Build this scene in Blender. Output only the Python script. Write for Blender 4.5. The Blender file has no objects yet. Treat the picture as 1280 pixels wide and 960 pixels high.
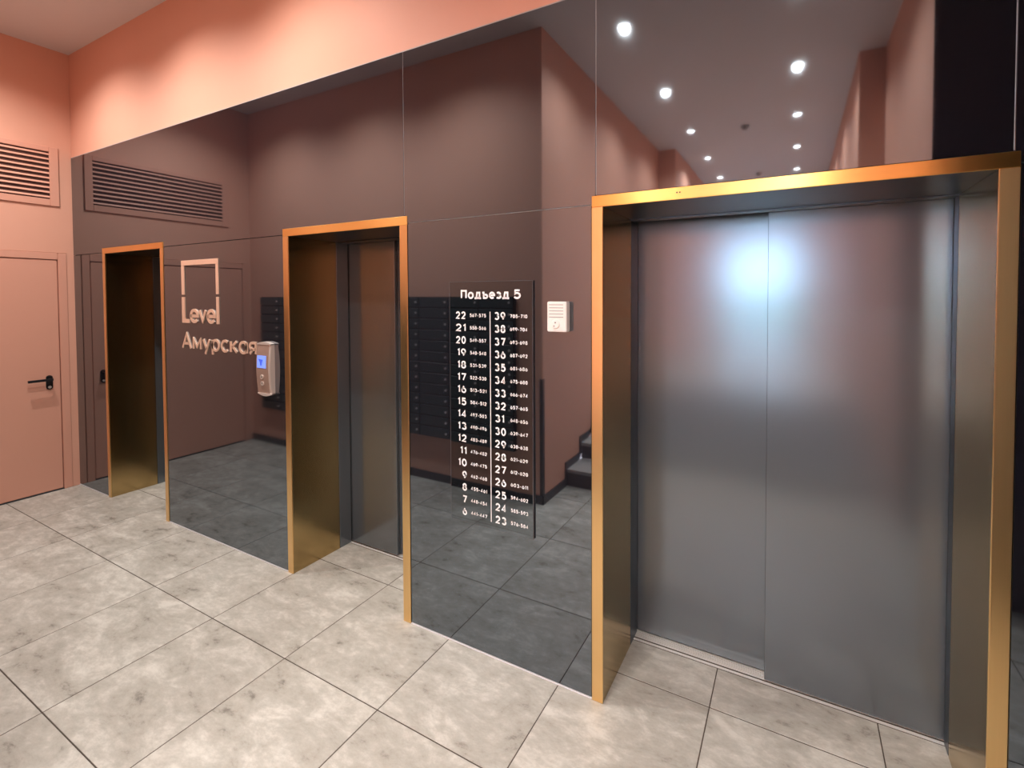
import bpy, bmesh, math, random
from mathutils import Vector, Matrix
random.seed(7)
SC = bpy.context.scene
COL = SC.collection
PI = math.pi

# ------------------------------------------------------------------ camera
F, PPX, PPY = 577.097, 707.531, 385.135
yaw, pit, rol = [math.radians(a) for a in (26.407, 1.468, -0.106)]
CAMP = Vector((0, -1.726, 1.672))
fw = Vector((-math.sin(yaw)*math.cos(pit), math.cos(yaw)*math.cos(pit), -math.sin(pit)))
rt = Vector((math.cos(yaw), math.sin(yaw), 0)); up = rt.cross(fw)
r2 = math.cos(rol)*rt + math.sin(rol)*up; u2 = -math.sin(rol)*rt + math.cos(rol)*up
cam = bpy.data.cameras.new('camera'); co = bpy.data.objects.new('camera', cam); COL.objects.link(co)
m3 = Matrix((r2, u2, -fw)).transposed()
co.matrix_world = Matrix.Translation(CAMP) @ m3.to_4x4()
cam.sensor_width = 36; cam.lens = F/1280*36
cam.shift_x = (640-PPX)/1280; cam.shift_y = -(480-PPY)/1280
cam.clip_start = .02
SC.camera = co

# ------------------------------------------------------------------ world, exposure
W = bpy.data.worlds.new('world'); SC.world = W; W.use_nodes = True
wn = W.node_tree.nodes; wn['Background'].inputs[0].default_value = (.55, .76, 1, 1)
wn['Background'].inputs[1].default_value = 30
SC.view_settings.view_transform = 'Standard'; SC.view_settings.look = 'None'
SC.view_settings.gamma = 1; SC.view_settings.use_curve_mapping = False
SC.view_settings.exposure = -0.6
SPOT_W = 290
SPOT_COL = (1.0, .95, .89)

CE = 3.784; XL = -5.707; YO = -1.475; GT = 2.89; XR = 1.9; YE = -9.2
SEAM = 2.04

# ------------------------------------------------------------------ materials
def mat(name, col, rough=.5, metal=0, ior=1.5, **kw):
    m = bpy.data.materials.new(name); m.use_nodes = True
    b = m.node_tree.nodes['Principled BSDF']
    b.inputs['Base Color'].default_value = (*col, 1); b.inputs['Roughness'].default_value = rough
    b.inputs['Metallic'].default_value = metal; b.inputs['IOR'].default_value = ior
    for k, v in kw.items(): b.inputs[k].default_value = v
    return m
def nd(m, t, **kw):
    n = m.node_tree.nodes.new(t)
    for k, v in kw.items(): setattr(n, k, v)
    return n
def lk(m, a, b): m.node_tree.links.new(a, b)
def noise(m, scale, detail=4, vec=None, rough=.55):
    n = nd(m, 'ShaderNodeTexNoise'); n.inputs['Scale'].default_value = scale
    n.inputs['Detail'].default_value = detail; n.inputs['Roughness'].default_value = rough
    if vec: lk(m, vec, n.inputs['Vector'])
    return n
def ramp(m, fac, stops):
    r = nd(m, 'ShaderNodeValToRGB'); e = r.color_ramp.elements
    while len(e) < len(stops): e.new(.5)
    for i, (p, c) in enumerate(stops): e[i].position = p; e[i].color = (*c, 1) if len(c) == 3 else c
    lk(m, fac, r.inputs['Fac']); return r
def bump(m, h, strength, dist=.002):
    b = nd(m, 'ShaderNodeBump'); b.inputs['Strength'].default_value = strength; b.inputs['Distance'].default_value = dist
    lk(m, h, b.inputs['Height']); lk(m, b.outputs[0], m.node_tree.nodes['Principled BSDF'].inputs['Normal'])

def pos(m, scale=(1, 1, 1), rnd=False):
    g = nd(m, 'ShaderNodeNewGeometry'); mp = nd(m, 'ShaderNodeMapping'); mp.inputs['Scale'].default_value = scale
    if rnd:
        oi = nd(m, 'ShaderNodeObjectInfo'); v = nd(m, 'ShaderNodeVectorMath', operation='MULTIPLY_ADD')
        v.inputs[1].default_value = (37, 23, 11)
        lk(m, oi.outputs['Random'], v.inputs[0]); lk(m, g.outputs['Position'], v.inputs[2]); lk(m, v.outputs[0], mp.inputs[0])
    else: lk(m, g.outputs['Position'], mp.inputs[0])
    return mp.outputs[0]

coral = mat('coral paint', (.70, .37, .27), .65)
n = noise(coral, 260, 3, pos(coral)); bump(coral, n.outputs[0], .25, .001)
n2 = noise(coral, 1.6, 3, pos(coral)); r = ramp(coral, n2.outputs[0], [(.3, (.685, .36, .26)), (.7, (.715, .38, .28))])
lk(coral, r.outputs[0], coral.node_tree.nodes['Principled BSDF'].inputs['Base Color'])
coral_door = mat('coral powder coat', (.67, .345, .255), .45)
n = noise(coral_door, 500, 2, pos(coral_door)); bump(coral_door, n.outputs[0], .2, .0006)
ceilm = mat('ceiling paint', (.64, .635, .64), .8)
n = noise(ceilm, 200, 3, pos(ceilm)); bump(ceilm, n.outputs[0], .15, .001)
glass_blk = mat('black back-painted glass', (.010, .009, .013), .03, 0, 2.95)
glass_blk.node_tree.nodes['Principled BSDF'].inputs['Specular Tint'].default_value = (.74, .88, 1, 1)
n = noise(glass_blk, .9, 2, pos(glass_blk)); r = ramp(glass_blk, n.outputs[0], [(.35, (.02,)*3), (.7, (.055,)*3)])
lk(glass_blk, r.outputs[0], glass_blk.node_tree.nodes['Principled BSDF'].inputs['Roughness'])
glass_edge = mat('ground glass edge', (.45, .46, .48), .2)
black_wall = mat('black wall panel', (.008, .009, .013), .25)
backing = mat('dark backing', (.02, .02, .02), .8)

def brushed(name, col, rough, sc, var=.1):
    m = mat(name, col, rough, 1)
    n = noise(m, 1, 3, pos(m, sc), .6)
    r = ramp(m, n.outputs[0], [(.3, (max(.02, rough-var*.5),)*3), (.7, (rough+var*.5,)*3)])
    lk(m, r.outputs[0], m.node_tree.nodes['Principled BSDF'].inputs['Roughness'])
    r2_ = ramp(m, n.outputs[0], [(.25, tuple(c*.95 for c in col)), (.75, col)])
    lk(m, r2_.outputs[0], m.node_tree.nodes['Principled BSDF'].inputs['Base Color'])
    bump(m, n.outputs[0], .03, .0003)
    return m
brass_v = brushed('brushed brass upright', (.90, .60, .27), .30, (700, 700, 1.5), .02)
lining = brushed('shade-tinted brass lining', (.50, .36, .17), .2, (700, 700, 1.5), .02)  # same brass as the uprights; the jambs' dark reflections are put into its colour
brass_h = brushed('brushed brass head', (.95, .56, .18), .32, (1.5, 700, 700), .03)
b = brass_h.node_tree.nodes['Principled BSDF']; b.inputs['Anisotropic'].default_value = .9
cx = nd(brass_h, 'ShaderNodeCombineXYZ'); cx.inputs[2].default_value = 1; lk(brass_h, cx.outputs[0], b.inputs['Tangent'])
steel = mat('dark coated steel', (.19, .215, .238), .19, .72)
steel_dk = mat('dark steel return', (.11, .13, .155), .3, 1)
alu = mat('sill aluminium', (.80, .79, .76), .42, .35)
alu_b = mat('sill groove', (.12, .12, .12), .6)
blackgap = mat('black void', (.004, .004, .005), .9)
skirt = mat('dark skirting', (.035, .033, .035), .35)
trimw = mat('pale floor bead', (.62, .62, .64), .4)

ENT_TOP = 3.0
tile = mat('grey stone porcelain', (.5, .47, .42), .38)
P = pos(tile, (1, 1.9, 1), True)
a_ = noise(tile, 3.4, 9, P, .66); a_.inputs['Distortion'].default_value = .6
b_ = noise(tile, 14, 8, P, .75)
mx = nd(tile, 'ShaderNodeMath', operation='MULTIPLY_ADD'); mx.inputs[1].default_value = .65
lk(tile, b_.outputs[0], mx.inputs[0]); lk(tile, a_.outputs[0], mx.inputs[2])
r = ramp(tile, mx.outputs[0], [(.60, (.19, .178, .155)), (.70, (.345, .33, .292)), (.84, (.415, .40, .362)), (1.0, (.56, .545, .50))])
lk(tile, r.outputs[0], tile.node_tree.nodes['Principled BSDF'].inputs['Base Color'])
r = ramp(tile, b_.outputs[0], [(.3, (.5,)*3), (.7, (.3,)*3)])
lk(tile, r.outputs[0], tile.node_tree.nodes['Principled BSDF'].inputs['Roughness'])
bump(tile, b_.outputs[0], .25, .0015)
grout = mat('brown grout', (.07, .055, .045), .9)
white_pr = mat('white print', (.9, .9, .9), .5)
metal_letter = mat('pale pink metal letters', (.85, .60, .46), .35, .35)
plate = mat('smoked acrylic plate', (.005, .005, .007), .03, 0, 2.7)
plate.node_tree.nodes['Principled BSDF'].inputs['Specular Tint'].default_value = (.74, .88, 1, 1)
plate_edge = mat('acrylic edge', (.12, .12, .13), .2)
chrome = mat('satin steel trim', (.85, .80, .76), .35, .6)
bronze_face = mat('brownish steel face', (.42, .30, .25), .42, .4)
white_pl = mat('white plastic', (.84, .82, .78), .4)
grey_pl = mat('grey plastic slot', (.25, .24, .24), .5)
black_pl = mat('black plastic', (.012, .012, .015), .35)
screen = mat('lit blue screen', (.1, .2, .8), .2)
b = screen.node_tree.nodes['Principled BSDF']; b.inputs['Emission Color'].default_value = (.30, .42, 1, 1); b.inputs['Emission Strength'].default_value = 1.0
screen_dk = mat('blue screen symbol', (.05, .1, .6), .2)
b = screen_dk.node_tree.nodes['Principled BSDF']; b.inputs['Emission Color'].default_value = (.06, .14, .85, 1); b.inputs['Emission Strength'].default_value = .8
lens = mat('lit downlight lens', (1, 1, 1), .5)
b = lens.node_tree.nodes['Principled BSDF']; b.inputs['Emission Color'].default_value = (1, .97, .93, 1); b.inputs['Emission Strength'].default_value = 60
vent_dark = mat('dark brown grille depth', (.075, .03, .024), .8)
mail_m = mat('black mailbox steel', (.042, .058, .062), .32)
mail_body = mat('black mailbox carcass', (.005, .005, .006), .7)
stepm = mat('step stone', (.33, .32, .31), .5)
riserm = mat('dark riser', (.05, .05, .052), .5)
pave = mat('outdoor paving', (.45, .45, .43), .8)
leaf_m = mat('outdoor hedge', (.10, .22, .08), .8)
pane = bpy.data.materials.new('clear glass pane'); pane.use_nodes = True
nt = pane.node_tree; nt.nodes.clear()
o_ = nt.nodes.new('ShaderNodeOutputMaterial'); mxs = nt.nodes.new('ShaderNodeMixShader'); tr = nt.nodes.new('ShaderNodeBsdfTransparent')
gl = nt.nodes.new('ShaderNodeBsdfGlossy'); gl.inputs['Roughness'].default_value = .01; fr = nt.nodes.new('ShaderNodeFresnel')
nt.links.new(fr.outputs[0], mxs.inputs[0]); nt.links.new(tr.outputs[0], mxs.inputs[1]); nt.links.new(gl.outputs[0], mxs.inputs[2]); nt.links.new(mxs.outputs[0], o_.inputs[0])

# ------------------------------------------------------------------ mesh helpers
def link(name, me, m, parent=None):
    if m and not me.materials: me.materials.append(m)
    o = bpy.data.objects.new(name, me); COL.objects.link(o)
    if parent: o.parent = parent
    return o
def bx(bm, x0, x1, y0, y1, z0, z1):
    r = bmesh.ops.create_cube(bm, size=1)
    for v in r['verts']:
        v.co = Vector((x0+(v.co.x+.5)*(x1-x0), y0+(v.co.y+.5)*(y1-y0), z0+(v.co.z+.5)*(z1-z0)))
    return r['verts']
def mesh(bm, name, bev=0, seg=1):
    if bev: bmesh.ops.bevel(bm, geom=list(bm.edges), offset=bev, segments=seg, affect='EDGES', clamp_overlap=True)
    me = bpy.data.meshes.new(name); bm.to_mesh(me); bm.free(); return me
def box(name, x0, x1, y0, y1, z0, z1, m, parent=None, bev=0, seg=1):
    bm = bmesh.new(); bx(bm, x0, x1, y0, y1, z0, z1); return link(name, mesh(bm, name, bev, seg), m, parent)
def cyl(bm, p0, p1, r0, r1=None, n=20):
    p0 = Vector(p0); p1 = Vector(p1); d = p1-p0
    M = Matrix.Translation((p0+p1)/2) @ d.to_track_quat('Z', 'Y').to_matrix().to_4x4()
    bmesh.ops.create_cone(bm, cap_ends=True, segments=n, radius1=r0, radius2=r0 if r1 is None else r1, depth=d.length, matrix=M)
def prism(bm, pts, axis, a, b):
    """extrude 2-D outline pts along axis 0/1/2 from a to b"""
    def P3(u, v, w):
        return {0: (w, u, v), 1: (u, w, v), 2: (u, v, w)}[axis]
    A = [bm.verts.new(P3(u, v, a)) for u, v in pts]; B = [bm.verts.new(P3(u, v, b)) for u, v in pts]
    bm.faces.new(A); bm.faces.new(B[::-1])
    for i in range(len(pts)): bm.faces.new((A[i-1], A[i], B[i], B[i-1]))
    bmesh.ops.recalc_face_normals(bm, faces=bm.faces)
def empty(name, loc=(0, 0, 0), kind=None, label=None, cat=None, group=None):
    o = bpy.data.objects.new(name, None); COL.objects.link(o); o.empty_display_size = .1
    if kind: o['kind'] = kind
    if label: o['label'] = label
    if cat: o['category'] = cat
    if group: o['group'] = group
    o.location = loc
    return o
def part(root, name, *a, **k):
    """box in world coordinates parented to an Empty placed at its base"""
    L = root.location; x0, x1, y0, y1, z0, z1, m = a
    return box(name, x0-L.x, x1-L.x, y0-L.y, y1-L.y, z0-L.z, z1-L.z, m, root, **k)
def st(o, kind='structure'): o['kind'] = kind; return o

# ------------------------------------------------------------------ floor tiles
DX, DY = .601, .607
fl = st(empty('floor'))
box('subfloor', XL-.1, XR+.1, .42, .6, -.08, -.0205, backing, fl)
box('grout_bed', XL-.1, XR+.1, YO-.43, .42, -.08, -.0012, grout, fl)
openings = [(-5.10, -4.19), (-2.70, -1.79), (-.70, .52)]
def tiles(x_lo, x_hi, y_lo, y_hi, z, root, filt=None):
    cache = {}
    x = -.297
    while x > x_lo: x -= DX
    while x < x_hi:
        y = -.431
        while y > y_lo: y -= DY
        while y < y_hi:
            a, b, c, d = max(x, x_lo), min(x+DX, x_hi), max(y, y_lo), min(y+DY, y_hi)
            if b-a > .02 and d-c > .02 and (filt is None or filt(a, b, c, d)):
                k = (round(b-a, 3), round(d-c, 3))
                if k not in cache:
                    bm = bmesh.new(); g = .0022
                    bx(bm, -k[0]/2+g, k[0]/2-g, -k[1]/2+g, k[1]/2-g, -.009, 0)
                    cache[k] = mesh(bm, 'tile', .0008)
                t = link('tile', cache[k], tile, root); t.location = ((a+b)/2, (c+d)/2, z + random.uniform(-.0002, .0002))
            y += DY
        x += DX
tiles(XL, XR, YO-.425, .396, 0, fl, lambda a, b, c, d: c < .1 or any(b > p and a < q for p, q in openings))

# ------------------------------------------------------------------ ceiling
st(box('ceiling', XL-.1, XR+.1, YE-.1, .6, CE, CE+.15, ceilm))

# ------------------------------------------------------------------ elevator wall
E_ = [  # outer x0, x1, inner x0, x1, depth of brass, front leaf side, split
    (-5.136, -4.151, -5.093, -4.194, .31, 'left'),
    (-2.741, -1.744, -2.695, -1.794, .315, 'left'),
    (-.739, .559, -.691, .513, .35, 'right')]
wb = st(empty('wall_back'))
box('plaster_band', XL, XR, .004, .55, GT+.004, CE, coral, wb)
bm = bmesh.new()                                   # masonry core behind the glass, open at the lifts
xs = [XL] + [v for e in E_ for v in (e[0]+.004, e[1]-.004)] + [XR]
for i in range(0, len(xs), 2): bx(bm, xs[i], xs[i+1], .014, .55, 0, GT)
for e in E_: bx(bm, e[0]+.004, e[1]-.004, .014, .55, 2.08, GT)
for e in E_: bx(bm, e[0]+.004, e[1]-.004, .52, .55, -.02, 2.08)
link('core', mesh(bm, 'core'), backing, wb)
G = .0015
def gpanel(x0, x1, z0, z1):
    p = box('glass_panel', x0+G, x1-G, 0, .010, z0+G, z1-G, glass_blk, wb, bev=.0012)
for x0, x1 in ((XL, -1.764), (-1.764, -.722), (-.722, .545), (.545, XR)):
    # above the lift frames; upper row stops at the frame heads
    hd = [e for e in E_ if e[0] < x1-.05 and e[1] > x0+.05]
    if hd:
        e = hd[0]; zt = 2.077
        bm = bmesh.new()
        a, b = x0+G, x1-G
        pts = [(a, GT-G), (a, SEAM+G)]
        ex0, ex1 = max(e[0]-.001, a), min(e[1]+.001, b)
        if ex0 > a+.01: pts += [(ex0, SEAM+G)]
        pts += [(ex0, zt), (ex1, zt)] if ex0 > a+.01 else [(a, zt), (ex1, zt)]
        if ex0 <= a+.01: pts = [(a, GT-G), (a, zt), (ex1, zt)]
        if ex1 < b-.01: pts += [(ex1, SEAM+G), (b, SEAM+G)]
        pts += [(b, GT-G)]
        if ex1 >= b-.01: pts = [p for p in pts if p != (ex1, zt)]; pts.insert(-1, (b, zt))
        prism(bm, pts, 1, 0, .010)
        link('glass_panel', mesh(bm, 'glass_panel'), glass_blk, wb)
    else: gpanel(x0, x1, SEAM, GT)
for x0, x1 in ((XL, -5.137), (-4.150, -2.742), (-1.743, -.740), (.560, XR)): gpanel(x0, x1, .006, SEAM)
bm = bmesh.new()                                   # pale ground edges seen in the joints
for x in (-1.764, -.722, .545): bx(bm, x-G, x+G, .0025, .0135, 2.08, GT)
for x0, x1 in ((-1.743, -.740),): bx(bm, x0, x1, .0035, .0135, SEAM-G, SEAM+G)
link('joint', mesh(bm, 'joint'), glass_edge, wb)
box('top_edge', XL, XR, 0, .013, GT-.001, GT+.003, glass_edge, wb)
for i, (x0, x1) in enumerate(((XL, -5.137), (-4.150, -2.742), (-1.743, -.740), (.560, XR))):
    st(box('trim_%d' % (i+1), x0, x1, -.004, .012, 0, .0055, trimw, bev=.001))

# ------------------------------------------------------------------ lifts
lab = ['far narrow lift entrance with brass frame next to the coral door',
       'middle lift entrance with brass frame and dark steel doors beside the entrance sign',
       'nearest and widest lift entrance with brass frame and two large steel door leaves']
for (ox0, ox1, ix0, ix1, dp, front), lb in zip(E_, lab):
    r = empty('elevator_entrance', ((ox0+ox1)/2, 0, 0), label=lb, cat='elevator', group='lift entrances in the black glass wall')
    part(r, 'frame_side', ox0, ix0, -.004, .002, .0005, 2.0295, brass_v, bev=.0012)
    part(r, 'frame_side', ix1, ox1, -.004, .002, .0005, 2.0295, brass_v, bev=.0012)
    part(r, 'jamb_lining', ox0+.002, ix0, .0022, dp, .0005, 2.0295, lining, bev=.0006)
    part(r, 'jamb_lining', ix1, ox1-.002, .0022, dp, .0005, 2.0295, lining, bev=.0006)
    part(r, 'frame_head', ox0, ox1, -.004, .004, 2.03, 2.075, brass_h, bev=.0012)
    part(r, 'head_lining', ox0+.002, ox1-.002, .0042, dp, 2.030, 2.074, steel_dk, bev=.0006)
    yf, yb = .412, (.462 if front == 'right' else .434)
    lf = front == 'left'
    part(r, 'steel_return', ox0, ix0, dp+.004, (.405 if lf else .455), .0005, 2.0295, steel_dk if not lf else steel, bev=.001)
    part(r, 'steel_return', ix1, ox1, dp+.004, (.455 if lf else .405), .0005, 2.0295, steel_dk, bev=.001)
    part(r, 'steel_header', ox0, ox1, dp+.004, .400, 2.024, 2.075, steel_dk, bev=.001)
    xm = (ix0+ix1)/2 + (.0 if ix0 > -1 else 0)
    xm = -.105 if ix0 > -1 else xm-.03
    w = .04
    # leaves
    L = [(ix0-w if lf else xm, xm if lf else ix1+w, yf), (xm-.03 if lf else ix0-w, ix1+w if lf else xm+.03, yb)]
    for k, (a, b, y) in enumerate(L):
        bm = bmesh.new(); X = r.location.x
        bx(bm, a-X, b-X, y, y+(.020 if lf else .036), .008, 2.07)
        o = link('door_leaf', mesh(bm, 'door_leaf', .0015), steel, r)
    # sill
    sl = part(r, 'sill', ix0-.02, ix1+.02, .397, .508, -.02, -.0035, alu_b)
    for y0, y1 in ((.398, .410), (.420, .428), (.433, .439), (.443, .448), (.452, .457), (.461, .470), (.480, .508)):
        q = part(r, 'sill_rib', ix0-.02, ix1+.02, y0, y1, -.0035, .0012, alu)
    if ix0 > -1:
        s = part(r, 'sticker', -.405, -.375, -.0045, -.0038, 2.047, 2.063, brass_h)
        for dx in (-.396, -.385):
            bm = bmesh.new(); cyl(bm, (dx-X, -.0052, 2.055), (dx-X, -.0036, 2.055), .0032, n=12)
            link('keyhole', mesh(bm, 'keyhole'), black_pl, r)

# ------------------------------------------------------------------ left wall, door, grille
wl = st(empty('wall_left'))
DY0, DY1, DZ = -1.44, -.045, 2.055              # frame outer
VY0, VY1, VZ0, VZ1 = -1.245, -.08, 2.452, 2.95   # grille frame outer
bm = bmesh.new()
bx(bm, XL-.12, XL, DY1, .0, 0, CE); bx(bm, XL-.12, XL-.0005, .0, .58, -.05, CE); bx(bm, XL-.12, XL, YO, DY0, 0, CE)
bx(bm, XL-.12, XL, DY0, DY1, DZ, CE)
link('plaster', mesh(bm, 'plaster'), coral, wl)
box('infill', XL-.2, XL-.121, YO, .6, -.1, CE, backing, wl)
d = st(empty('door_1', (XL, DY1, 0)))
part(d, 'door_frame', XL-.10, XL+.008, DY1-.055, DY1-.002, 0, DZ-.002, coral_door, bev=.003, seg=2)
part(d, 'door_frame', XL-.10, XL+.008, DY0+.002, DY0+.055, 0, DZ-.002, coral_door, bev=.003, seg=2)
part(d, 'door_frame', XL-.10, XL+.008, DY0+.056, DY1-.056, DZ-.060, DZ-.002, coral_door, bev=.003, seg=2)
part(d, 'door_leaf', XL-.045, XL+.002, DY0+.060, DY1-.060, .012, DZ-.065, coral_door, bev=.003, seg=2)
part(d, 'threshold', XL-.09, XL-.002, DY0+.056, DY1-.056, 0, .008, steel_dk)
hy = -.172; X = XL+.002-d.location.x; Y = hy-d.location.y
bm = bmesh.new()
for z in (.905, .985): cyl(bm, (X, Y, z), (X+.009, Y, z), .020, n=24)
bx(bm, X, X+.009, Y-.020, Y+.020, .905, .985)
hp = link('handle_plate', mesh(bm, 'handle_plate'), black_pl, d)
bm = bmesh.new()
cyl(bm, (X+.006, Y, .972), (X+.055, Y, .972), .010)
bx(bm, X+.044, X+.062, Y-.135, Y+.010, .962, .982)
lv = link('handle_lever', mesh(bm, 'handle_lever', .002), black_pl, hp)
bm = bmesh.new(); cyl(bm, (X+.006, Y, .905), (X+.014, Y, .905), .011); link('lock_cylinder', mesh(bm, 'lock_cylinder'), chrome, hp)
v = empty('ventilation_grille', (XL, (VY0+VY1)/2, VZ0), label='coral louvred ventilation grille set above the coral door', cat='vent')
fwid = .055
part(v, 'frame', XL-.0, XL+.012, VY1-fwid, VY1, VZ0, VZ1, coral_door, bev=.002)
part(v, 'frame', XL-.0, XL+.012, VY0, VY0+fwid, VZ0, VZ1, coral_door, bev=.002)
part(v, 'frame', XL-.0, XL+.012, VY0+fwid+.001, VY1-fwid-.001, VZ0, VZ0+fwid, coral_door, bev=.002)
part(v, 'frame', XL-.0, XL+.012, VY0+fwid+.001, VY1-fwid-.001, VZ1-.042, VZ1, coral_door, bev=.002)
part(v, 'backplate', XL+.0005, XL+.002, VY0+fwid, VY1-fwid, VZ0+fwid, VZ1-.042, vent_dark)
z0, z1 = VZ0+fwid, VZ1-.042; NS = 10
for i in range(NS):
    zc = z0 + (i+.5)*(z1-z0)/NS
    bm = bmesh.new(); L = v.location
    prism(bm, [(.003, zc+.006-L.z), (.003, zc+.008-L.z), (.0115, zc-.004-L.z), (.0115, zc-.009-L.z), (.0095, zc-.009-L.z)], 1, VY0+fwid+.001-L.y, VY1-fwid-.001-L.y)
    link('slat', mesh(bm, 'slat'), coral_door, v)

# ------------------------------------------------------------------ wall opposite the lifts and the corridor
CX0, CX1 = -1.8, .67
wf = st(empty('wall_front'))
box('plaster', XL-.12, CX0, -4.95, YO, 0, CE, coral, wf)
box('plaster', XL-.12, -1.56, YE, -4.951, 0, CE, coral, wf)
wr = st(empty('wall_right'))
box('plaster', CX1, XR+.1, -3.03, YO-.012, 0, CE, coral, wr)
box('plaster', .477, XR+.1, YE, -3.031, 0, CE, coral, wr)
box('black_panel', CX1, XR, YO-.012, YO, 0, CE, black_wall, wr)
box('end_panel', XR, XR+.1, YO, .55, 0, CE, black_wall, wr)
st(box('baseboard_front', XL, CX0+.012, YO, YO+.012, 0, .07, skirt, bev=.002))
bm = bmesh.new()
N = 4; RH = .15; TR = .30; SY = -1.9
pts = [(YO+.012, 0), (YO+.012, .07), (SY+.03, .07)]
for i in range(N): pts += [(SY-TR*i+.03, RH*(i+1)+.06)] + ([(SY-TR*(i+1)+.03, RH*(i+1)+.06)] if i < N-1 else [])
pts += [(-4.94, N*RH+.06), (-4.94, N*RH), (SY-TR*(N-1), N*RH)]
pts += [(SY, 0)]
prism(bm, pts, 0, CX0+.0005, CX0+.012)
st(link('baseboard_left', mesh(bm, 'baseboard_left'), skirt))
st(box('trim_5', CX0-.028, CX0+.003, YO-.03, YO+.003, .07, 1.01, skirt, bev=.002))
sr = st(empty('stairs', (0, SY, 0)))
for i in range(N):
    y = SY-TR*i; z = RH*(i+1)
    part(sr, 'riser', CX0+.012, CX1, y-.02, y, z-RH, z-.03, riserm)
    part(sr, 'tread', CX0+.012, CX1, y-TR-(.0 if i < N-1 else 0), y+.01, z-.03, z, stepm, bev=.002)
ld = st(empty('landing'))
st(box('floor_landing', CX0+.012, CX1, YE+.06, SY-TR*N-.001, N*RH-.08, N*RH-.009, grout, ld))
tiles(CX0+.012, .66, YE+.06, SY-TR*N-.001, N*RH, ld)

# glazed entrance at the end of the corridor
wd = st(empty('window_1', (0, YE, .6)))
fx = [-1.53, -1.18, .02]
box('end_wall', -1.56, .05, YE, YE+.06, ENT_TOP+.001, CE, coral, wr)
box('end_wall', .051, .477, YE, YE+.06, .6, CE, coral, wr)
for x in fx: part(wd, 'mullion', x-.03, x+.03, YE, YE+.05, .6, ENT_TOP, steel_dk)
for a, b in zip(fx, fx[1:]):
    part(wd, 'rail', a+.03, b-.03, YE, YE+.05, 2.42, 2.47, steel_dk)
    part(wd, 'rail', a+.03, b-.03, YE, YE+.05, .6, .68, steel_dk)
    part(wd, 'pane', a+.03, b-.03, YE+.02, YE+.026, .68, 2.42, pane)
    part(wd, 'pane', a+.03, b-.03, YE+.02, YE+.026, 2.47, ENT_TOP, pane)
st(box('pavement', -14, 14, -32, YE-.1, .3, .55, pave))
for i, x in enumerate((-3.4, -.9, 1.9)):
    bm = bmesh.new(); bmesh.ops.create_icosphere(bm, subdivisions=3, radius=1)
    rr = random.Random(i)
    for q in bm.verts: q.co = Vector((q.co.x*1.1, q.co.y*.7, q.co.z*.8))*(1+.18*rr.uniform(-1, 1))
    o = link('bush', mesh(bm, 'bush'), leaf_m); o.location = (x, -19, 1.1)
    o['label'] = ['green bush outside, left beyond the glazed entrance', 'green bush outside, straight beyond the glazed entrance', 'green bush outside, right beyond the glazed entrance'][i]
    o['category'] = 'bush'; o['group'] = 'bushes outside the entrance'

# ------------------------------------------------------------------ mailboxes
MX0, MX1, MZ0, MZ1 = -5.44, -2.03, .41, 1.67
mb = empty('mailbox_bank', ((MX0+MX1)/2, YO, MZ0), label='bank of black steel mailboxes on the wall opposite the lifts, seen reflected', cat='mailboxes')
part(mb, 'cabinet', MX0, MX1, YO+.001, YO+.04, MZ0, MZ1, mail_body)
NC, NR = 10, 13; cw = (MX1-MX0)/NC; ch = (MZ1-MZ0)/NR
bm = bmesh.new(); bx(bm, -cw/2+.006, cw/2-.006, 0, .012, -ch/2+.006, ch/2-.006); dm = mesh(bm, 'mailbox_door', .0015)
bm = bmesh.new(); cyl(bm, (cw/2-.035, .0121, 0), (cw/2-.035, .017, 0), .010, n=12); lm = mesh(bm, 'lock')
rr = random.Random(3)
for i in range(NC):
    for j in range(NR):
        o = link('mailbox_door', dm, mail_m, mb)
        o.location = (MX0+(i+.5)*cw-mb.location.x, .0415, (j+.5)*ch); o.rotation_euler = (rr.uniform(-.012, .012), 0, rr.uniform(-.01, .01))
        if 1: link('lock', lm, chrome, o)

# ------------------------------------------------------------------ downlights
bm = bmesh.new()
bmesh.ops.create_cone(bm, cap_ends=False, segments=32, radius1=.056, radius2=.042, depth=.006)
bmesh.ops.create_circle(bm, segments=32, radius=.056, cap_ends=False)
ring = bpy.data.meshes.new('ring')
bm.free(); bm = bmesh.new()
prof = [(.040, 0), (.040, -.004), (.044, -.007), (.054, -.006), (.058, 0)]
vs = [[bm.verts.new((r_*math.cos(t*PI/16), r_*math.sin(t*PI/16), z_)) for r_, z_ in prof] for t in range(32)]
for t in range(32):
    for k in range(4): bm.faces.new((vs[t-1][k], vs[t][k], vs[t][k+1], vs[t-1][k+1]))
bmesh.ops.recalc_face_normals(bm, faces=bm.faces); bm.to_mesh(ring); bm.free()
bm = bmesh.new(); cyl(bm, (0, 0, 0), (0, 0, -.0035), .0395, n=32); lensm = mesh(bm, 'lens')
sp = bpy.data.lights.new('spot', 'SPOT'); sp.energy = SPOT_W; sp.color = SPOT_COL; sp.spot_size = math.radians(142); sp.spot_blend = 1.0; sp.shadow_soft_size = .035
def downlight(x, y, label, group):
    r_ = empty('downlight', (x, y, CE), label=label, cat='ceiling light', group=group)
    link('trim_ring', ring, white_pl, r_); link('lens', lensm, lens, r_)
    s = bpy.data.objects.new('downlight_lamp', sp); COL.objects.link(s); s.parent = r_; s.location = (0, 0, -.012)
ordn = ['first', 'second', 'third', 'fourth', 'fifth', 'sixth']
for k in range(6):
    y = -1.765-1.285*k
    for x, side in ((-1.22, 'left'), (0, 'right')):
        downlight(x, y, 'round ceiling downlight, %s from the lifts in the %s reflected row' % (ordn[k], side), 'corridor downlights')
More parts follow.
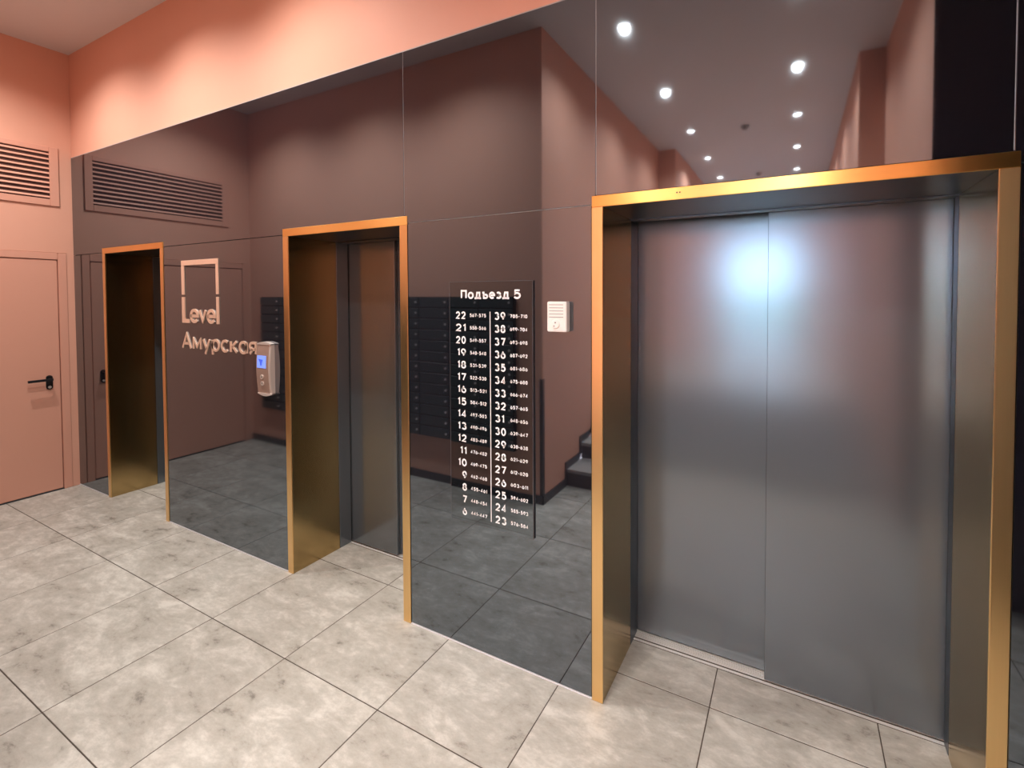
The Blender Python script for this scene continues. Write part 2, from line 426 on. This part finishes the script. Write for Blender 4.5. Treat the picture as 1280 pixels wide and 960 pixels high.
for x, w_ in ((-4.9, 'farthest, in front of the far lift'), (-3.7, 'in front of the wall letters'), (-2.5, 'in front of the middle lift')):
    downlight(x, -.72 if x < -2 else -.48, 'round ceiling downlight over the lift lobby, '+w_, 'lobby downlights')
for y, w_ in ((-4.45, 'nearer'), (-6.9, 'farther')):
    o = empty('smoke_detector', (-.58, y, CE), label='%s of the two small smoke detectors between the reflected rows of downlights' % w_, cat='smoke detector', group='smoke detectors')
    bm = bmesh.new(); cyl(bm, (0, 0, 0), (0, 0, -.012), .05); link('base', mesh(bm, 'base'), grey_pl, o)
    bm = bmesh.new(); cyl(bm, (0, 0, -.012), (0, 0, -.045), .042, .028); link('sensor_head', mesh(bm, 'sensor_head'), grey_pl, o)

# ------------------------------------------------------------------ lettering (own stroke alphabet)
def arc(cx, cy, rx, ry, a0, a1, n=18):
    return [(cx+rx*math.cos(math.radians(a0+(a1-a0)*i/n)), cy+ry*math.sin(math.radians(a0+(a1-a0)*i/n))) for i in range(n+1)]
OV = arc(.5, .5, .5, .5, 0, 360, 28)
GL = {
 '0': [OV], '1': [[(0, .80), (1, 1), (1, 0)]], '2': [arc(.5, .70, .47, .30, 170, -38)+[(0, 0), (1, 0)]],
 '3': [arc(.47, .76, .42, .24, 155, -90)+arc(.5, .265, .5, .265, 90, -152)[1:]],
 '4': [[(.74, 0), (.74, 1), (0, .25), (1, .25)]], '5': [[(.93, 1), (.17, 1), (.08, .52)]+arc(.47, .33, .53, .33, 128, -150)],
 '6': [arc(.5, .33, .5, .33, 0, 360, 24), [(.05, .46), (.55, 1)]], '7': [[(0, 1), (1, 1), (.38, 0)]],
 '8': [arc(.5, .77, .41, .23, 0, 360, 24), arc(.5, .275, .5, .275, 0, 360, 24)],
 '9': [arc(.5, .67, .5, .33, 0, 360, 24), [(.95, .54), (.45, 0)]], '-': [[(0, .42), (1, .42)]],
 'П': [[(0, 0), (0, 1), (1, 1), (1, 0)]], 'о': [OV],
 'д': [[(.2, 0), (.36, 1), (.86, 1), (.86, 0)], [(0, -.22), (0, 0), (1, 0), (1, -.22)]],
 'ъ': [[(0, 1), (.28, 1), (.28, 0), (.68, 0)]+arc(.68, .31, .32, .31, -90, 90, 12)[1:]+[(.28, .62)]],
 'е': [[(0, .5), (1, .5)]+arc(.5, .5, .5, .5, 0, 315, 26)[1:]],
 'з': [arc(.47, .75, .40, .25, 150, -90)+arc(.5, .26, .5, .26, 90, -150)[1:]],
 'А': [[(0, 0), (.5, 1), (1, 0)], [(.2, .32), (.8, .32)]], 'м': [[(0, 0), (0, 1), (.5, .2), (1, 1), (1, 0)]],
 'у': [[(0, 1), (.52, .02)], [(1, 1), (.30, -.42)]], 'р': [[(0, -.42), (0, 1)], OV],
 'с': [arc(.55, .5, .55, .5, 48, 312, 24)], 'к': [[(0, 0), (0, 1)], [(.95, 1), (.12, .42)], [(.32, .56), (1, 0)]],
 'а': [OV, [(1, 0), (1, 1)]], 'я': [[(1, 0), (1, 1), (.42, 1)]+arc(.42, .70, .42, .30, 90, 270, 12)[1:]+[(1, .40)], [(.48, .40), (0, 0)]],
 'e': [[(0, .5), (1, .5)]+arc(.5, .5, .5, .5, 0, 315, 26)[1:]], 'v': [[(0, 1), (.5, .07), (1, 1)]],
}
def stroke(bm, pts, t, y0, y1):
    closed = (Vector(pts[0])-Vector(pts[-1])).length < 1e-6 and len(pts) > 3
    P_ = [Vector(p) for p in (pts[:-1] if closed else pts)]; n = len(P_); A = []; B_ = []
    for i in range(n):
        p = P_[i]; q = P_[i-1] if (i or closed) else None; r_ = P_[(i+1) % n] if (i < n-1 or closed) else None
        d1 = (p-q).normalized() if q is not None else (r_-p).normalized()
        d2 = (r_-p).normalized() if r_ is not None else d1
        n1 = Vector((-d1.y, d1.x)); n2 = Vector((-d2.y, d2.x)); m_ = n1+n2
        m_ = m_.normalized() if m_.length > .1 else n1
        k_ = t/2/max(.62, m_.dot(n1))
        A.append(p+m_*k_); B_.append(p-m_*k_)
    f = [[bm.verts.new((v_.x, y, v_.y)) for v_ in S_] for y in (y0, y1) for S_ in (A, B_)]
    for i in range(n if closed else n-1):
        j = (i+1) % n
        bm.faces.new((f[0][i], f[0][j], f[1][j], f[1][i])); bm.faces.new((f[2][i], f[3][i], f[3][j], f[2][j]))
        bm.faces.new((f[0][i], f[2][i], f[2][j], f[0][j])); bm.faces.new((f[1][i], f[1][j], f[3][j], f[3][i]))
    if not closed:
        for i in (0, n-1): bm.faces.new((f[0][i], f[1][i], f[3][i], f[2][i]))
def glyph(bm, ch_, x0, x1, z0, z1, t, y, dep, L):
    w_, h_ = x1-x0-t, z1-z0-t
    for s_ in GL[ch_]:
        stroke(bm, [(x0+t/2+px*w_-L.x, z0+t/2+pz*h_-L.z) for px, pz in s_], t, y-dep-L.y, y-L.y)
WID = {'1': .42, '-': .55, 'П': 1.0, 'ъ': 1.05, 'м': 1.2}
def write(s, x0, x1, z0, z1, t, y, m, parent, name, low=.74, gap=.22, dep=.0004):
    """line of letters filling x0..x1, capitals z0..z1, small letters low of that"""
    bm = bmesh.new(); L = parent.location
    ws = [.45 if c_ == ' ' else WID.get(c_, .86) for c_ in s]
    tot = sum(ws)+gap*(len(s)-1); k = (x1-x0)/tot; x = x0
    for c_, w_ in zip(s, ws):
        if c_ != ' ':
            small = c_.isalpha() and c_.islower()
            glyph(bm, c_, x, x+w_*k, z0, z0+(z1-z0)*(low if small else 1), t, y, dep, L)
        x += (w_+gap)*k
    bmesh.ops.recalc_face_normals(bm, faces=bm.faces)
    return link(name, mesh(bm, name), m, parent)

# entrance sign
SX0, SX1, SZ0, SZ1 = -1.467, -1.014, .611, 1.740
sg = empty('directory_sign', ((SX0+SX1)/2, 0, SZ0), label='tall smoked black plate with white floor and flat numbers between two lifts', cat='sign')
part(sg, 'plate', SX0, SX1, -.0115, -.003, SZ0, SZ1, plate, bev=.001)
bm = bmesh.new(); L = sg.location; e = .0012
for a in ((SX0-e, SX0), (SX1, SX1+e)): bx(bm, a[0]-L.x, a[1]-L.x, -.011, -.0035, SZ0-L.z, SZ1-L.z)
for a in ((SZ0-e, SZ0), (SZ1, SZ1+e)): bx(bm, SX0-e-L.x, SX1+e-L.x, -.011, -.0035, a[0]-L.z, a[1]-L.z)
link('plate_edge', mesh(bm, 'plate_edge'), plate_edge, sg)
for x in (SX0+.03, SX1-.03):
    for z in (SZ0+.03, SZ1-.03): part(sg, 'spacer', x-.008, x+.008, -.003, -.0002, z-.008, z+.008, black_pl)
YT = -.0118
for ch_, a_x, b_x in zip('Подъезд5', (0, .125, .243, .362, .487, .600, .706, .885), (.107, .228, .352, .472, .588, .693, .815, 1)):
    bm = bmesh.new(); A_, B_x = -1.400+.329*a_x, -1.400+.329*b_x
    glyph(bm, ch_, A_, B_x, 1.6605, 1.7025 if ch_ in 'П5' else 1.6935, .0085, YT, .0004, sg.location)
    bmesh.ops.recalc_face_normals(bm, faces=bm.faces); link('heading_letter', mesh(bm, 'heading_letter'), white_pr, sg)
box('divider', -1.2365-L.x, -1.2325-L.x, YT-.0004, YT, .642-L.z, 1.603-L.z, white_pr, sg)
left = [567, 558, 549, 540, 531, 522, 513, 504, 497, 490, 483, 476, 469, 462, 455, 448, 441]
lend = [575, 566, 557, 548, 539, 530, 521, 512, 503, 496, 489, 482, 475, 468, 461, 454, 447]
right = [705, 699, 693, 687, 681, 675, 666, 657, 648, 639, 630, 621, 612, 603, 594, 585, 576]
rend = [710, 704, 698, 692, 686, 680, 674, 665, 656, 647, 638, 629, 620, 611, 602, 593, 584]
for i in range(17):
    zb = 1.5665 - i*(1.5665-.642)/16; h = .036
    s = str(22-i); w_ = .058 if i < 3 else (.050 if len(s) == 2 else .026)
    if s == '11': w_ = .038
    write(s, -1.3725-w_, -1.3725, zb, zb+h, .0072, YT, white_pr, sg, 'floor_number')
    write('%d-%d' % (left[i], lend[i]), -1.349, -1.257, zb+.010, zb+.0265, .0034, YT, white_pr, sg, 'flat_range', gap=.2)
    s = str(39-i); w_ = .059 if s != '31' else .050
    write(s, -1.211, -1.211+w_, zb, zb+h, .0072, YT, white_pr, sg, 'floor_number')
    write('%d-%d' % (right[i], rend[i]), -1.128, -1.038, zb+.010, zb+.0265, .0034, YT, white_pr, sg, 'flat_range', gap=.2)

# wall letters
lg = empty('wall_lettering', (-3.45, 0, 1.3), label='raised pale pink metal letters with a window outline between the far and middle lifts', cat='lettering')
def bar(x0, x1, z0, z1, nm='outline_bar'): return part(lg, nm, x0, x1, -.0065, -.0003, z0, z1, metal_letter, bev=.001)
t = .036
bar(-3.895, -3.430, 1.893, 1.928)
bar(-3.895, -3.895+t, 1.688, 1.892); bar(-3.430-.030, -3.430, 1.690, 1.892)
bm = bmesh.new(); L = lg.location
prism(bm, [(-3.895-L.x, 1.672-L.z), (-3.895-L.x, 1.490-L.z), (-3.800-L.x, 1.490-L.z), (-3.800-L.x, 1.517-L.z), (-3.859-L.x, 1.517-L.z), (-3.859-L.x, 1.672-L.z)], 1, -.0065, -.0003)
link('letter', mesh(bm, 'letter'), metal_letter, lg)
bar(-3.460, -3.430, 1.490, 1.672, 'letter')
def letter(ch_, x0, x1, z0, z1, t_):
    bm = bmesh.new(); glyph(bm, ch_, x0, x1, z0, z1, t_, -.0003, .0060, lg.location)
    bmesh.ops.recalc_face_normals(bm, faces=bm.faces); link('letter', mesh(bm, 'letter'), metal_letter, lg)
xx = -3.792
for chh, w_ in (('e', .112), ('v', .102), ('e', .108)):
    letter(chh, xx, xx+w_-.004, 1.490, 1.590, .021); xx += w_
wd_ = [.128, .112, .098, .096, .088, .086, .096, .082]; gap = .020
tot = sum(wd_)+gap*7; k = (3.905-3.020)/tot; xx = -3.905
for chh, w_ in zip('Амурская', wd_):
    letter(chh, xx, xx+w_*k, 1.304, 1.304+(.118 if chh == 'А' else .086), .0165); xx += (w_+gap)*k

# lift call panel: bowed steel case, lit screen, two arrow buttons
CXa, CXb, CZ0, CZ1 = -2.978, -2.842, 1.075, 1.385
cp = empty('call_panel', ((CXa+CXb)/2, 0, CZ0), label='bowed steel lift call panel with lit blue screen left of the middle lift', cat='call panel')
def bow(z): return .010*math.cos((z-(CZ0+CZ1)/2)/(CZ1-CZ0)*PI)
def slab(name, x0, x1, za, zb_, ya, yb_, m, n=12, bv=.002):
    """slab whose front follows the bow in z; ya = offset of the front beyond the bow"""
    bm = bmesh.new(); L = cp.location
    pts = [(-ya - bow(za+(zb_-za)*i/n), za+(zb_-za)*i/n-L.z) for i in range(n+1)]
    pts += [(-yb_, zb_-L.z), (-yb_, za-L.z)]
    prism(bm, pts, 0, x0-L.x, x1-L.x); return link(name, mesh(bm, name), m, cp)
slab('case', CXa+.004, CXb, CZ0, CZ1, .020, .0004, chrome)
slab('face', CXa, CXb-.020, CZ0+.006, CZ1-.006, .0225, .018, bronze_face)
# arched caps
bm = bmesh.new(); L = cp.location
arc = [(CXa+(CXb-CXa)*i/10, .012*math.sin(PI*i/10)) for i in range(11)]
prism(bm, [(x-L.x, CZ1+d_+.0-L.z) for x, d_ in arc]+[(CXb-L.x, CZ1-.006-L.z), (CXa-L.x, CZ1-.006-L.z)], 1, -.026, -.0004); link('end_cap', mesh(bm, 'end_cap'), chrome, cp)
bm = bmesh.new()
prism(bm, [(x-L.x, CZ0-d_-L.z) for x, d_ in arc]+[(CXb-L.x, CZ0+.006-L.z), (CXa-L.x, CZ0+.006-L.z)], 1, -.026, -.0004); link('end_cap', mesh(bm, 'end_cap'), chrome, cp)
sx0, sx1, sz0, sz1 = -2.968, -2.880, 1.236, 1.312
scn = slab('screen', sx0, sx1, sz0, sz1, .024, .022, screen, 6)
bm = bmesh.new(); xc = (sx0+sx1)/2-L.x; zc = (sz0+sz1)/2-L.z; yy = -.0375
prism(bm, [(xc-.024, zc+.018), (xc+.022, zc+.014), (xc+.010, zc-.004), (xc+.006, zc-.022), (xc-.004, zc-.022), (xc-.008, zc-.002)], 1, yy, yy+.001)
link('screen_symbol', mesh(bm, 'screen_symbol'), screen_dk, scn)
for z_, s_ in ((1.182, 1), (1.142, -1)):
    yb_ = -.0225-bow(z_)
    bm = bmesh.new(); cyl(bm, (xc+.002, yb_+.001, z_-L.z), (xc+.002, yb_-.004, z_-L.z), .014, n=24)
    bt = link('button', mesh(bm, 'button'), chrome, cp)
    bm = bmesh.new(); prism(bm, [(xc+.002-.006, z_-L.z-.004*s_), (xc+.002+.006, z_-L.z-.004*s_), (xc+.002, z_-L.z+.006*s_)], 1, yb_-.0046, yb_-.004)
    link('arrow', mesh(bm, 'arrow'), black_pl, bt)

# white intercom speaker
IX0, IX1, IZ0, IZ1, ID = -.928, -.838, 1.525, 1.650, .036
ic = empty('intercom_speaker', ((IX0+IX1)/2, 0, IZ0), label='small white plastic intercom box with speaker slots left of the nearest lift', cat='intercom')
part(ic, 'housing', IX0, IX1, -ID, -.0004, IZ0, IZ1, white_pl, bev=.003, seg=2)
for i in range(5):
    z_ = IZ1-.013-i*.0128
    part(ic, 'slot', IX0+.010, IX1-.014, -ID-.0006, -ID+.0004, z_-.0012, z_+.0012, grey_pl)
bm = bmesh.new(); L = ic.location; xc = (IX0+IX1)/2-.004-L.x; zc = IZ0+.032-L.z
cyl(bm, (xc, -ID+.001, zc), (xc, -ID-.004, zc), .020, .017, n=28); bz = link('button', mesh(bm, 'button'), white_pl, ic)
bm = bmesh.new(); cyl(bm, (xc, -ID-.004, zc+.006), (xc, -ID-.0048, zc+.006), .0035, n=12); cyl(bm, (xc-.006, -ID-.004, zc-.008), (xc-.006, -ID-.0048, zc-.008), .003, n=12)
link('bell_mark', mesh(bm, 'bell_mark'), grey_pl, bz)
